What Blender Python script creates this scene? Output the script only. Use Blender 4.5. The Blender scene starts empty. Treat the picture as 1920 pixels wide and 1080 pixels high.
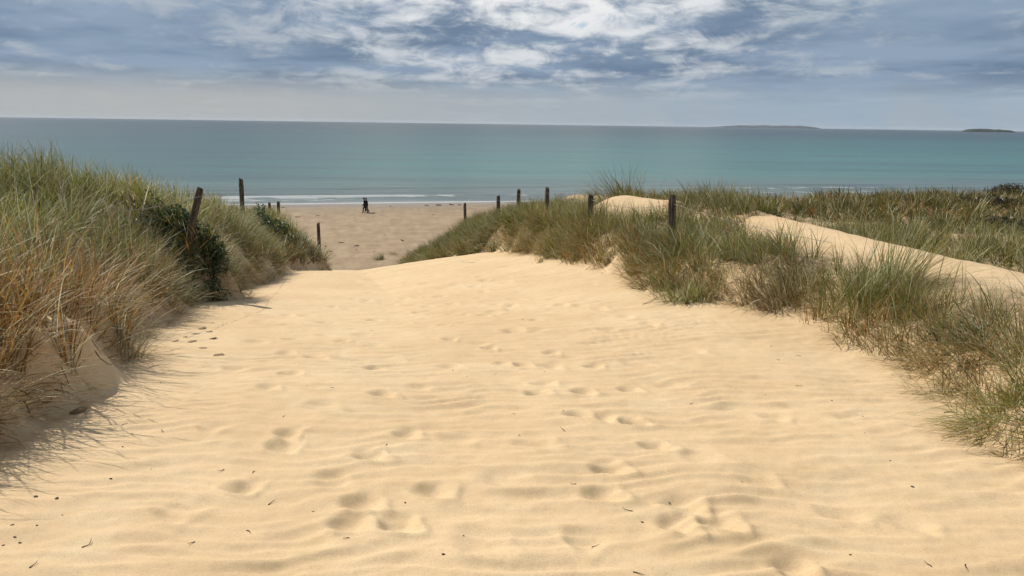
import bpy, bmesh, math, random
import numpy as np
from mathutils import Vector, Matrix
random.seed(7)
rng = np.random.default_rng(11)
R = math.radians
sc = bpy.context.scene
col = sc.collection

# ------------------------------------------------------------------ camera
F_PX, CX, CY = 1450.0, 960.0, 540.0          # focal length in photo pixels (26 mm-equivalent phone lens)
PITCH, ROLL, EYE = R(11.99), R(0.80), 1.62
_f = np.array([0, math.cos(PITCH), -math.sin(PITCH)])
_u0 = np.array([0, math.sin(PITCH), math.cos(PITCH)])
_r0 = np.array([1.0, 0, 0])
_r = math.cos(ROLL) * _r0 + math.sin(ROLL) * _u0
_u = -math.sin(ROLL) * _r0 + math.cos(ROLL) * _u0
cam_d = bpy.data.cameras.new('camera'); cam = bpy.data.objects.new('camera', cam_d); col.objects.link(cam)
m = Matrix(((_r[0], _u[0], -_f[0], 0), (_r[1], _u[1], -_f[1], 0), (_r[2], _u[2], -_f[2], EYE), (0, 0, 0, 1)))
cam.matrix_world = m
cam_d.sensor_width = 36.0; cam_d.lens = 36.0 * F_PX / 1920.0
cam_d.clip_start = 0.05; cam_d.clip_end = 60000
sc.camera = cam

# ------------------------------------------------------------------ light
SUN_AZ, SUN_EL = R(-50), R(43)                # azimuth from +Y, negative = to the left of the view
sun_d = bpy.data.lights.new('sun', 'SUN'); sun_d.energy = 4.7; sun_d.angle = R(0.6); sun_d.color = (1.0, 0.93, 0.82)
sun = bpy.data.objects.new('sun', sun_d); col.objects.link(sun)
sdir = Vector((math.sin(SUN_AZ) * math.cos(SUN_EL), math.cos(SUN_AZ) * math.cos(SUN_EL), math.sin(SUN_EL)))
sun.rotation_euler = (-sdir).to_track_quat('-Z', 'Y').to_euler()
sc.view_settings.view_transform = 'Standard'; sc.view_settings.look = 'None'
sc.view_settings.exposure = 0.14; sc.view_settings.gamma = 1.0
sc.cycles.use_denoising = True
sc.cycles.denoiser = 'OPENIMAGEDENOISE'
sc.cycles.denoising_input_passes = 'RGB_ALBEDO_NORMAL'
sc.cycles.max_bounces = 6
sc.cycles.transparent_max_bounces = 8

class NT:
    """small helper for node trees"""
    def __init__(s, tree): s.t = tree; s.n = tree.nodes; s.l = tree.links
    def new(s, typ, **kw):
        n = s.n.new(typ)
        for k, v in kw.items():
            if k == 'inp':
                for kk, vv in v.items():
                    if hasattr(vv, 'is_output'): s.l.new(vv, n.inputs[kk])
                    else: n.inputs[kk].default_value = vv
            else: setattr(n, k, v)
        return n
    def math(s, op, a, b=None, c=None, clamp=False):
        n = s.n.new('ShaderNodeMath'); n.operation = op; n.use_clamp = clamp
        for i, v in enumerate((a, b, c)):
            if v is None: continue
            if hasattr(v, 'is_output'): s.l.new(v, n.inputs[i])
            else: n.inputs[i].default_value = v
        return n.outputs[0]
    def mix(s, f, a, b, blend='MIX'):
        n = s.n.new('ShaderNodeMix'); n.data_type = 'RGBA'; n.blend_type = blend
        for i, v in ((0, f), (6, a), (7, b)):
            if hasattr(v, 'is_output'): s.l.new(v, n.inputs[i])
            else: n.inputs[i].default_value = (v if i == 0 else (*v, 1) if len(v) == 3 else v)
        return n.outputs[2]
    def step(s, v, a, b, lo=0.0, hi=1.0):
        n = s.n.new('ShaderNodeMapRange'); n.interpolation_type = 'SMOOTHSTEP'
        s.l.new(v, n.inputs[0])
        n.inputs[1].default_value = a; n.inputs[2].default_value = b
        n.inputs[3].default_value = lo; n.inputs[4].default_value = hi
        return n.outputs[0]
    def noise(s, vec, scale, detail=4, rough=.55, dist=0.0):
        n = s.n.new('ShaderNodeTexNoise'); n.inputs['Scale'].default_value = scale
        n.inputs['Detail'].default_value = detail; n.inputs['Roughness'].default_value = rough
        n.inputs['Distortion'].default_value = dist
        if vec is not None: s.l.new(vec, n.inputs['Vector'])
        return n.outputs['Fac']

# ------------------------------------------------------------------ world: broken stratocumulus over a Nishita sky
w = bpy.data.worlds.new('World'); sc.world = w; w.use_nodes = True
q = NT(w.node_tree); q.n.clear()
out = q.new('ShaderNodeOutputWorld')
sky = q.new('ShaderNodeTexSky', sky_type='NISHITA', sun_disc=False, sun_elevation=SUN_EL, sun_rotation=SUN_AZ,
            air_density=1.0, dust_density=1.2, ozone_density=1.4)
SKY_STRENGTH = 0.10
tc = q.new('ShaderNodeTexCoord')
sep = q.new('ShaderNodeSeparateXYZ', inp={0: tc.outputs['Generated']})
dx, dy, dz = sep.outputs
zc = q.math('MAXIMUM', dz, 0.0)
den = q.math('ADD', zc, 0.075)                 # flat cloud base seen in perspective, softened by the earth's curve
px = q.math('DIVIDE', dx, den); py = q.math('DIVIDE', dy, den)
lay = q.new('ShaderNodeCombineXYZ', inp={0: px, 1: py, 2: 0.0}).outputs[0]
big = q.noise(lay, 0.42, 3, .5)
mp = q.new('ShaderNodeMapping', inp={'Vector': lay, 'Location': (3.1, 1.7, 0), 'Scale': (1.0, 0.75, 1)})
mid = q.noise(mp.outputs[0], 1.3, 9, .55, .15)
bill = q.new('ShaderNodeMapping', inp={'Vector': tc.outputs['Generated'], 'Scale': (1, 1, 2.2)})
puff = q.noise(bill.outputs[0], 19, 9, .64, .6)
dens = q.math('ADD', q.math('MULTIPLY', big, .55), q.math('ADD', q.math('MULTIPLY', mid, .70), q.math('MULTIPLY', puff, .52)))
# the cover thins out and breaks towards the brightest part of the sky, above the middle of the view
sepd = q.new('ShaderNodeVectorMath', operation='DOT_PRODUCT', inp={0: tc.outputs['Generated'], 1: (0.02, 0.866, 0.5)}).outputs['Value']
thin = q.step(sepd, 0.85, 0.955)
dens = q.math('SUBTRACT', dens, q.math('MULTIPLY', thin, .075))
thick = q.step(dens, .70, .92)                 # 0 = thin bright edge, 1 = thick grey-blue underside
cover = q.step(dens, .60, .67)                 # 0 = blue gap
dark = q.mix(q.step(q.noise(lay, .55, 4), .35, .65), (.135, .20, .295), (.25, .33, .44))
lite = q.mix(thin, (.38, .43, .49), (.86, .86, .85))
cloud = q.mix(thick, lite, dark)
skyc = q.new('ShaderNodeVectorMath', operation='SCALE', inp={0: sky.outputs[0], 'Scale': SKY_STRENGTH}).outputs[0]
field = q.mix(cover, skyc, cloud)
# pale rain haze low over the sea: pinkish to the left, blue to the right, with faint falling streaks
az = q.math('ARCTAN2', dx, dy)
stv = q.new('ShaderNodeCombineXYZ', inp={0: q.math('ADD', q.math('MULTIPLY', az, 9), q.math('MULTIPLY', dz, 6)), 1: q.math('MULTIPLY', dz, 5), 2: 0.3}).outputs[0]
streak = q.noise(stv, 2.0, 4, .55)
side = q.step(az, -.45, .45)
hz = q.mix(side, (.43, .437, .425), (.31, .392, .475))
hz = q.mix(q.step(streak, .35, .7, 0, .45), hz, (.355, .39, .42))
low = q.step(dz, .022, .068, 1, 0)
low = q.math('MULTIPLY', low, q.step(streak, .2, .8, .85, 1.0))
final = q.mix(low, field, hz)
bg = q.new('ShaderNodeBackground', inp={'Color': final, 'Strength': 1.0})
q.l.new(bg.outputs[0], out.inputs[0])

# ------------------------------------------------------------------ numpy helpers
_perm = np.random.default_rng(3).permutation(512)
_grad = np.random.default_rng(4).normal(size=(512, 2)); _grad /= np.linalg.norm(_grad, axis=1)[:, None]
def pnoise(x, y):
    xi = np.floor(x).astype(np.int64); yi = np.floor(y).astype(np.int64)
    xf = x - xi; yf = y - yi
    def g(i, j, a, b):
        h = _perm[(_perm[i & 511] + j) & 511]; gg = _grad[h]
        return gg[..., 0] * a + gg[..., 1] * b
    u = xf * xf * xf * (xf * (xf * 6 - 15) + 10); v = yf * yf * yf * (yf * (yf * 6 - 15) + 10)
    n0 = g(xi, yi, xf, yf) * (1 - u) + g(xi + 1, yi, xf - 1, yf) * u
    n1 = g(xi, yi + 1, xf, yf - 1) * (1 - u) + g(xi + 1, yi + 1, xf - 1, yf - 1) * u
    return (n0 * (1 - v) + n1 * v) * 1.4
def fbm(x, y, oct=4, rough=.5):
    s = 0; a = 1
    for k in range(oct):
        s = s + a * pnoise(x * 2 ** k + 17.3 * k, y * 2 ** k - 9.1 * k); a *= rough
    return s
def ss(a, b, x):
    t = np.clip((x - a) / (b - a), 0, 1); return t * t * (3 - 2 * t)
def smooth_interp(xs, ys, k):
    g = np.linspace(xs[0], xs[-1], 2400); v = np.interp(g, xs, ys)
    n = max(1, int(k / (g[1] - g[0]))); ker = np.hanning(2 * n + 3)[1:-1]; ker /= ker.sum()
    v = np.convolve(np.pad(v, n + 0, 'edge'), ker, 'same')[n:len(v) + n]
    return lambda t: np.interp(t, g, v)
def poly_dist(x, y, P):
    d = np.full(x.shape, 1e9)
    for (ax, ay), (bx, by) in zip(P[:-1], P[1:]):
        vx, vy = bx - ax, by - ay
        t = np.clip(((x - ax) * vx + (y - ay) * vy) / (vx * vx + vy * vy), 0, 1)
        d = np.minimum(d, (x - ax - t * vx) ** 2 + (y - ay - t * vy) ** 2)
    return np.sqrt(d)
def inside(x, y, P):
    c = np.zeros(x.shape, bool); n = len(P)
    for i in range(n):
        x0, y0 = P[i]; x1, y1 = P[(i + 1) % n]
        if y0 == y1: continue
        c ^= ((y0 > y) != (y1 > y)) & (x < (x1 - x0) * (y - y0) / (y1 - y0) + x0)
    return c

# ------------------------------------------------------------------ terrain height
EDGE_R = [(7.0, -12), (5.6, -2), (4.5, 2.0), (3.6, 3.9), (3.4, 4.8), (3.7, 6.2), (3.9, 7.4), (3.9, 8.7), (3.75, 10.0), (3.05, 11.1), (2.2, 12.1), (1.85, 14.8), (1.2, 17.4), (.35, 20.4), (-.5, 23.3), (-2.0, 26.3), (-3.7, 29.5), (-5.0, 34), (-5.2, 44)]
EDGE_L = [(-4.5, -12), (-3.6, -2), (-3.0, 2.0), (-2.9, 4.05), (-3.25, 5.1), (-3.35, 6.0), (-4.35, 8.4), (-5.1, 11.0), (-5.5, 12.7), (-4.85, 13.8), (-5.7, 15.3), (-6.2, 17.2), (-5.95, 19.2), (-6.6, 21.5), (-7.2, 24.5), (-7.0, 27), (-7.0, 29.5), (-8.6, 33), (-10, 40)]
POLY_R = EDGE_R + [(400, 44), (400, -12)]
POLY_L = EDGE_L + [(-400, 40), (-400, -12)]
STRIP = [(7.6, 4.6), (6.7, 7.2), (6.05, 9.0), (5.85, 10.5), (5.55, 12.5), (5.3, 14.0), (5.1, 15.5), (4.2, 17.6), (2.8, 19.4)]
BARE = [STRIP[:6] + [(5.25, 14.4)], [(3.3, 18.7), (2.6, 19.8)]]
def bare_dist(x, y): return np.minimum(poly_dist(x, y, BARE[0]), poly_dist(x, y, BARE[1]))
p_base = smooth_interp([-400, -60, -5, 0, 5, 10, 15, 20, 25, 30, 36, 43, 50, 70, 107, 140, 300, 600], [3, 3, .4, 0, -.47, -1.0, -1.53, -2.15, -2.90, -4.0, -5.6, -7.4, -8.0, -8.35, -8.95, -10, -16, -26], 3.0)
p_left = smooth_interp([-400, -5, 0, 4, 8, 12, 14, 18, 23, 28, 33, 38, 46, 60], [3.5, .8, .42, .46, .62, .58, .40, -.30, -1.28, -2.12, -2.6, -4.0, -7.2, -8.3], 1.6)
p_fence = smooth_interp([-400, -5, 5, 8, 14, 18, 22, 26, 30, 37, 44, 55], [3, .6, .0, -.22, -.52, -.78, -1.05, -1.42, -1.95, -2.9, -5.3, -8.2], 1.6)
p_plat = smooth_interp([-400, -5, 5, 8, 14, 20, 30, 40, 60, 72, 84, 110], [3, .4, -.2, -.6, -1.15, -1.4, -1.75, -2.15, -2.9, -4.0, -8.3, -9.2], 2.0)
def xc_path(y): return np.interp(y, [0, 10, 15, 20, 25, 30, 36], [0, 0, -.9, -2.2, -3.6, -4.7, -6.2])
def shore(x, y): return y - 0.26 * np.clip(x, -3000, 3000) * ss(45, 85, y)    # distance coordinate towards the sea; waterline near 107
def sd_right(x, y):
    d = poly_dist(x, y, EDGE_R); s = np.where(inside(x, y, POLY_R), d, -d)
    return s + .24 * fbm(x * .9 + 5, y * .9, 2) * ss(40, 10, y)
def sd_left(x, y):
    d = poly_dist(x, y, EDGE_L); s = np.where(inside(x, y, POLY_L), d, -d)
    return s + .30 * fbm(x * .8 - 3, y * .8 + 8, 2) * ss(40, 10, y)
def coarse(x, y):
    x = np.asarray(x, float); y = np.asarray(y, float)
    yy = shore(x, y)
    k = .17 * ss(6, 18, y) * ss(48, 34, y)
    z = p_base(yy) + k * np.clip(x - xc_path(y), -1.5, 5)
    z = z + .05 * fbm(x * .25, y * .25, 2) * ss(80, 40, yy)
    sl = sd_left(x, y); sr = sd_right(x, y)
    sc1 = .20 + .24 * ss(9, 6, y)
    fl = sc1 * ss(-.15, .35, sl) + (1 - sc1) * ss(-.1, 1.9, sl)
    hl = p_left(y) + (.30 - .16 * ss(18, 23, y) - .2 * ss(9, 6, y)) * fbm(x * .5 + 2, y * .42, 3) + .15 * ss(4, 30, -x) * ss(20, 10, y)
    hl = hl - .26 * ss(4.6, 6.2, -x) * ss(15, 10, y)
    z = z + np.maximum(hl - z, 0) * fl
    fs = .35 - .27 * ss(22, 28, y)
    fr = fs * ss(-.1, .5, sr) + (1 - fs) * ss(0, 1, sr / (1.5 - .7 * ss(10, 15, y) + 3.6 * ss(23, 30, y)))
    fen = np.interp(y, [5, 14, 18, 22, 26, 30, 37], [4.6, 2.9, 1.84, 1.0, .2, -.54, -2.26])
    bl = ss(1.0, 6.0, x - fen)
    hr = p_fence(y) * (1 - bl) + p_plat(yy) * bl
    hr = hr + .12 * fbm(x * .45 + 7, y * .45 + 1, 3) + .35 * bl * fbm(x * .11, y * .11 + 4, 3) * ss(10, 25, y)
    sw = np.exp(-(poly_dist(x, y, STRIP) / 1.15) ** 2)
    hr = hr + (np.maximum(-.10 + .02 * fbm(x, y, 2), hr + .1) - hr) * sw
    z = z + np.maximum(hr - z, 0) * fr
    return z

def ray(px_, py_):
    d = _f + _r * ((px_ - CX) / F_PX) + _u * ((CY - py_) / F_PX)
    return d
def at(px_, py_, Y):
    d = ray(px_, py_); t = Y / d[1]
    return np.array([d[0] * t, Y, EYE + d[2] * t])
def hit(px_, py_, far=140.0):
    """ground point under a line of sight"""
    d = ray(px_, py_); ts = np.geomspace(1.5, far, 900)
    P = ts[:, None] * d[None]; z = EYE + P[:, 2]
    g = coarse(P[:, 0], P[:, 1]); i = int(np.argmax(z < g))
    a, b = (z - g)[i - 1], (z - g)[i]; f = a / (a - b)
    p = P[i - 1] * (1 - f) + P[i] * f
    return float(p[0]), float(p[1])

FOOT_PX = [(830,609),(842,636),(917,652),(940,682),(978,685),(1020,719),(1007,737),(1032,662),(1112,687),(1092,737),(1085,779),(1130,785),(1190,792),(1180,730),(1230,835),(1140,877),(1132,927),(1282,947),(1265,985),(677,945),(655,982),(745,985),(690,855),(760,815),(715,740),(812,920),(540,814),(452,915),(545,635),(535,662),(545,700),(500,727),(530,837),(1490,1068),(1350,980),
           (780,548),(758,560),(802,575),(784,585),(655,580),(690,563),(760,607),(735,572),(622,575),(662,560),(700,600),(600,605),(868,590),(960,572),(905,545),(1005,600),(700,690),(640,640),(590,670)]
FAINT_PX = [(400,800),(600,760),(860,820),(950,900),(1320,860),(1420,900),(1100,1010),(900,1020),(560,1010),(330,960),(1580,960),(1250,720),(1300,660),(1000,830),(620,900),(480,640),(700,650),(790,730),(440,690),(1040,560),(830,540),(880,520),(740,530),(690,525),(950,520),(1700,980),(1450,780)]
feet = []
for i, (a, b) in enumerate(FOOT_PX):
    X, Y = hit(a, b); feet.append((X, Y, R(100 + random.uniform(-22, 22) + (15 if Y < 12 else 35)), .038 if i < 28 else .034, random.uniform(.088, .115), random.uniform(.066, .084)))
for a, b in FAINT_PX:
    X, Y = hit(a, b); feet.append((X, Y, R(random.uniform(60, 140)), .020, random.uniform(.10, .15), random.uniform(.08, .11)))
for k in range(90):
    t = random.random(); Y = 7 + 17 * t; X = float(xc_path(Y)) + random.gauss(-.6, 1.2)
    feet.append((X, Y, R(random.uniform(70, 150)), random.uniform(.014, .034), random.uniform(.12, .17), random.uniform(.08, .11)))

def detail(x, y):
    """wind ripples, hollows and footprints on the loose sand"""
    z = np.zeros(x.shape)
    m_ = (y > 1) & (y < 34) & (np.abs(x) < 14)
    if not m_.any(): return z
    X, Y = x[m_], y[m_]
    free = ss(.35, -.35, np.maximum(sd_left(X, Y), sd_right(X, Y)))
    h = np.zeros(X.shape)
    wx = .26 * fbm(X * .6, Y * .25, 2); wy = .035 * fbm(X * 2.6 + 3, Y * 1.6, 2)
    amp = np.clip(.70 + .7 * fbm(X * .5 + 9, Y * .6, 2), .2, 1.3)
    for lam, a, rot, off in ((.19, .020, .16, 0.0), (.115, .010, .05, 2.2), (.27, .016, .24, 5.0)):
        ph = (Y * math.cos(rot) - X * math.sin(rot) + wx + wy) / lam + off + .45 * pnoise(X * 1.2 + off, Y * 1.1)
        s = ph - np.floor(ph)
        wv = np.where(s < .68, s / .68, (1 - s) / .32)                      # long windward, short lee side
        wv = (wv * wv * (3 - 2 * wv)) ** 1.7
        loc = np.clip(.55 + 1.0 * pnoise(X * 1.2 + off * 3, Y * 1.9 - off) + .8 * pnoise(X * 2.7 - off, Y * 3.1 + off * 2), 0, 1.5)
        h += a * amp * loc * (wv - .5)
    h += .016 * fbm(X * 1.3, Y * 1.7, 3, .5) + .0035 * fbm(X * 6.5, Y * 9, 3)
    h *= ss(1.0, 2.0, Y) * (.35 + .65 * ss(26, 6, Y))
    for fx, fy, an, dep, la, lb in feet:
        mm = (np.abs(X - fx) < .6) & (np.abs(Y - fy) < .6)
        if not mm.any(): continue
        ux = (X[mm] - fx) * math.cos(an) + (Y[mm] - fy) * math.sin(an); uy = -(X[mm] - fx) * math.sin(an) + (Y[mm] - fy) * math.cos(an)
        uy = uy + .25 * ux * ux / la + .02 * pnoise(X[mm] * 9 + fx * 7, Y[mm] * 9)
        rr = (ux / la) ** 2 + (uy / (lb * (1 + .25 * ux / la))) ** 2
        h[mm] += -dep * np.exp(-rr ** 1.3) + dep * .24 * np.exp(-((np.sqrt(rr) - 1.6) / .40) ** 2) * (1 - .5 * np.tanh(ux / .05))
    z[m_] = h * free + (1 - free) * (.12 + .88 * ss(.9, 1.7, bare_dist(X, Y))) * (.065 * fbm(X * 2.3, Y * 2.3, 4, .55) - .05 * np.abs(fbm(X * 3.7 + 9, Y * 3.7, 3)) + .018 * fbm(X * 9, Y * 9, 3))
    return z
def beach_detail(x, y):
    yy = shore(x, y)
    m_ = ss(42, 52, yy) * ss(106, 96, yy)
    return m_ * (.10 * fbm(x * .8, y * .8, 3) + .05 * fbm(x * .2, y * .3, 2))
def height(x, y):
    x = np.asarray(x, float); y = np.asarray(y, float)
    return coarse(x, y) + detail(x, y) + beach_detail(x, y)
def gz(x, y): return float(height(np.array([x]), np.array([y]))[0])

# ------------------------------------------------------------------ object helpers
def tag(o, label=None, cat=None, group=None, kind=None):
    for k, v in (('label', label), ('category', cat), ('group', group), ('kind', kind)):
        if v: o[k] = v
    return o
def mesh_np(name, V, F, mats, smooth=False, cols=None, parent=None, attrs=None):
    """V (n,3), F (m,3|4) arrays"""
    me = bpy.data.meshes.new(name); V = np.asarray(V, np.float32); F = np.asarray(F, np.int32); k = F.shape[1]
    me.vertices.add(len(V)); me.vertices.foreach_set('co', V.ravel())
    me.loops.add(F.size); me.loops.foreach_set('vertex_index', F.ravel())
    me.polygons.add(len(F)); me.polygons.foreach_set('loop_start', np.arange(0, F.size, k, dtype=np.int32))
    me.polygons.foreach_set('loop_total', np.full(len(F), k, np.int32))
    me.polygons.foreach_set('use_smooth', np.full(len(F), smooth))
    me.update(calc_edges=True); me.validate()
    if cols is not None:
        a = me.color_attributes.new('col', 'FLOAT_COLOR', 'POINT')
        c = np.ones((len(V), 4), np.float32); c[:, :3] = cols; a.data.foreach_set('color', c.ravel())
    for nm, arr in (attrs or {}).items():
        a = me.attributes.new(nm, 'FLOAT', 'POINT'); a.data.foreach_set('value', np.asarray(arr, np.float32))
    for mt in (mats if isinstance(mats, (list, tuple)) else [mats]): me.materials.append(mt)
    o = bpy.data.objects.new(name, me); col.objects.link(o); o.parent = parent
    return o
def empty(name, loc, label, cat, group=None):
    o = bpy.data.objects.new(name, None); o.location = loc; o.empty_display_size = .1; col.objects.link(o)
    return tag(o, label, cat, group)
def material(name):
    mt = bpy.data.materials.new(name); mt.use_nodes = True; t = NT(mt.node_tree)
    b = t.n['Principled BSDF']
    return mt, t, b
def setb(t, b, **kw):
    for k, v in kw.items():
        k = k.replace('_', ' ')
        if hasattr(v, 'is_output'): t.l.new(v, b.inputs[k])
        else: b.inputs[k].default_value = (*v, 1) if isinstance(v, tuple) and len(v) == 3 else v

# ------------------------------------------------------------------ materials
def mat_sand():
    mt, t, b = material('dry_sand')
    g = t.new('ShaderNodeNewGeometry').outputs['Position']
    n1 = t.noise(g, .55, 4); n2 = t.noise(g, 260, 2, .6); n3 = t.noise(g, 7, 5, .6)
    c = t.mix(t.step(n1, .35, .65), (.59, .425, .245), (.64, .475, .285))
    c = t.mix(t.step(t.noise(g, .9, 5, .65, .6), .5, .72, 0, .5), c, (.66, .53, .34))
    stv = t.new('ShaderNodeMapping', inp={'Vector': g, 'Scale': (1.2, 5.0, 1), 'Rotation': (0, 0, .12)})
    c = t.mix(t.step(t.noise(stv.outputs[0], 1.0, 5, .65, .4), .5, .75, 0, .5), c, (.47, .335, .175))
    c = t.mix(t.step(n3, .45, .75, 0, .35), c, (.50, .355, .18))
    c = t.mix(t.step(n2, .50, .72, 0, .55), c, (.38, .26, .13))
    c = t.mix(t.step(t.noise(g, 190, 2), .62, .75, 0, .5), c, (.78, .66, .47))
    c = t.mix(t.step(t.noise(g, 95, 3, .75), .50, .68, 0, .5), c, (.40, .27, .135))
    lit = t.new('ShaderNodeAttribute', attribute_name='litter').outputs['Fac']
    c = t.mix(t.math('MULTIPLY', lit, t.step(n3, .30, .62, .25, 1.0)), c, (.15, .105, .055))
    bp = t.new('ShaderNodeBump', inp={'Strength': .35, 'Distance': .004, 'Height': n2})
    bp2 = t.new('ShaderNodeBump', inp={'Strength': .30, 'Distance': .02, 'Height': n3, 'Normal': bp.outputs[0]})
    setb(t, b, Base_Color=c, Roughness=.85, Specular_IOR_Level=.25, Normal=bp2.outputs[0])
    return mt
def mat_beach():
    mt, t, b = material('cloud_shaded_beach_sand')
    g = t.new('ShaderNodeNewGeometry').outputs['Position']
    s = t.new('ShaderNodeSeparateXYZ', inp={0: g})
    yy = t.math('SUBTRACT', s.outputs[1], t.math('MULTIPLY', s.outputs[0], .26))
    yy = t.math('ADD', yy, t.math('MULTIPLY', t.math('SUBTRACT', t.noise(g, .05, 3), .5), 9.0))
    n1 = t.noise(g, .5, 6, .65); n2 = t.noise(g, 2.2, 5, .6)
    c = t.mix(t.step(n1, .35, .65), (.265, .185, .108), (.33, .24, .145))  # cloud shadow over the whole beach put into the darker sand colours
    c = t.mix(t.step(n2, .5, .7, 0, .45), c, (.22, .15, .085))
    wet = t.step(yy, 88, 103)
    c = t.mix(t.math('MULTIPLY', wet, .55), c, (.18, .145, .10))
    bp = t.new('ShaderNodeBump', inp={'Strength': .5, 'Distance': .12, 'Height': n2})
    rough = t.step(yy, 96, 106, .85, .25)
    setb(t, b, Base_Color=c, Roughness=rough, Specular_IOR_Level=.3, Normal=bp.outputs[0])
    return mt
def mat_sea():
    mt, t, b = material('sea_water')
    g = t.new('ShaderNodeNewGeometry').outputs['Position']
    s = t.new('ShaderNodeSeparateXYZ', inp={0: g})
    off = t.math('SUBTRACT', t.math('SUBTRACT', s.outputs[1], t.math('MULTIPLY', s.outputs[0], .26)), 107.0)
    lg = t.math('LOGARITHM', t.math('MAXIMUM', off, 1.0), 10.0)
    st = t.new('ShaderNodeMapping', inp={'Vector': g, 'Scale': (.0012, .006, 1)})
    band = t.noise(st.outputs[0], 1.0, 4, .55)
    lgn = t.math('ADD', lg, t.math('MULTIPLY', t.math('SUBTRACT', band, .5), .9))
    cr = t.new('ShaderNodeValToRGB', inp={'Fac': t.math('DIVIDE', lgn, 4.2)})
    e = cr.color_ramp.elements
    e[0].position = .0; e[0].color = (.19, .20, .185, 1)
    e[1].position = 1.0; e[1].color = (.018, .034, .048, 1)
    for p_, c_ in ((.32, (.115, .160, .150)), (.43, (.070, .170, .155)), (.54, (.042, .150, .145)), (.63, (.030, .105, .110)), (.72, (.024, .055, .068)), (.85, (.018, .036, .050))):
        x = e.new(p_); x.color = (*c_, 1)
    c = cr.outputs[0]
    sw = t.new('ShaderNodeMapping', inp={'Vector': g, 'Scale': (.005, .045, 1), 'Rotation': (0, 0, .25)})
    c = t.mix(t.step(t.noise(sw.outputs[0], 1.0, 7, .7), .42, .64, 0, .6), c, (.048, .078, .088))
    lf = t.step(t.math('DIVIDE', s.outputs[0], t.math('MAXIMUM', s.outputs[1], 1.0)), -.5, .1, .55, 0)
    c = t.mix(t.math('MULTIPLY', lf, t.step(lg, 1.4, 2.2)), c, (.045, .070, .080))
    # foam of the small breakers close to the beach
    fv = t.new('ShaderNodeMapping', inp={'Vector': g, 'Scale': (.22, .6, 1)})
    fn = t.noise(fv.outputs[0], 1.0, 7, .72)
    foam = t.new('ShaderNodeAttribute', attribute_name='foam').outputs['Fac']
    fm = t.step(t.math('ADD', foam, t.math('MULTIPLY', t.math('SUBTRACT', fn, .5), 1.5)), .38, .62)
    fm = t.math('MULTIPLY', fm, t.step(foam, .02, .15))
    c = t.mix(t.math('MULTIPLY', fm, .62), c, (.52, .54, .54))
    wv = t.new('ShaderNodeMapping', inp={'Vector': g, 'Scale': (.25, .75, 1)})
    n1 = t.noise(wv.outputs[0], 1.0, 6, .6); n2 = t.noise(wv.outputs[0], .12, 4, .6)
    b1 = t.new('ShaderNodeBump', inp={'Strength': .5, 'Distance': .35, 'Height': n1})
    b2 = t.new('ShaderNodeBump', inp={'Strength': .25, 'Distance': 1.6, 'Height': n2, 'Normal': b1.outputs[0]})
    setb(t, b, Base_Color=c, Roughness=t.math('ADD', .30, t.math('MULTIPLY', fm, .5)), IOR=1.33, Specular_IOR_Level=.25, Normal=b2.outputs[0])
    return mt
def mat_blade(name, rough=.55, transl=.40, spec=.28):
    mt, t, b = material(name)
    a = t.new('ShaderNodeVertexColor', layer_name='col').outputs['Color']
    setb(t, b, Base_Color=a, Roughness=rough, Specular_IOR_Level=spec)
    tr = t.new('ShaderNodeBsdfTranslucent', inp={'Color': a})
    mx = t.new('ShaderNodeMixShader', inp={0: transl, 1: b.outputs[0], 2: tr.outputs[0]})
    t.l.new(mx.outputs[0], t.n['Material Output'].inputs[0])
    return mt
def mat_wood(name, c1, c2):
    mt, t, b = material(name)
    g = t.new('ShaderNodeTexCoord').outputs['Object']
    mp_ = t.new('ShaderNodeMapping', inp={'Vector': g, 'Scale': (38, 38, 3)})
    n = t.noise(mp_.outputs[0], 1.0, 6, .65, .3); n2 = t.noise(g, 5, 4)
    c = t.mix(t.step(n, .35, .68), c1, c2); c = t.mix(t.step(n2, .55, .75, 0, .5), c, (.16, .15, .12))
    bp = t.new('ShaderNodeBump', inp={'Strength': .8, 'Distance': .006, 'Height': n})
    setb(t, b, Base_Color=c, Roughness=.85, Specular_IOR_Level=.2, Normal=bp.outputs[0])
    return mt
def mat_plain(name, c1, c2, scale=6, rough=.8, bump=.3, dist=.01):
    mt, t, b = material(name)
    g = t.new('ShaderNodeTexCoord').outputs['Object']
    n = t.noise(g, scale, 5, .6)
    bp = t.new('ShaderNodeBump', inp={'Strength': bump, 'Distance': dist, 'Height': n})
    setb(t, b, Base_Color=t.mix(t.step(n, .35, .65), c1, c2), Roughness=rough, Specular_IOR_Level=.25, Normal=bp.outputs[0])
    return mt
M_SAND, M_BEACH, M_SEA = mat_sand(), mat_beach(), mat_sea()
M_BLADE = mat_blade('grass_blade'); M_LEAF = mat_blade('shrub_leaf', .38, .25, .5); M_DRY = mat_blade('dry_stalk', .7, .25, .2)
M_WOOD = mat_wood('weathered_wood', (.055, .042, .03), (.17, .135, .095))
M_WIRE = mat_plain('rusty_wire', (.16, .13, .11), (.28, .25, .22), 30, .5)
M_TWIG = mat_plain('dark_twig', (.035, .022, .014), (.09, .06, .035), 40)
M_STONE = mat_plain('dark_pebble', (.05, .042, .036), (.14, .11, .085), 25)
M_WEED = mat_plain('dried_seaweed', (.018, .014, .010), (.05, .035, .02), 30)
M_CLOD = mat_plain('crusted_sand', (.20, .14, .075), (.33, .24, .13), 30)

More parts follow.
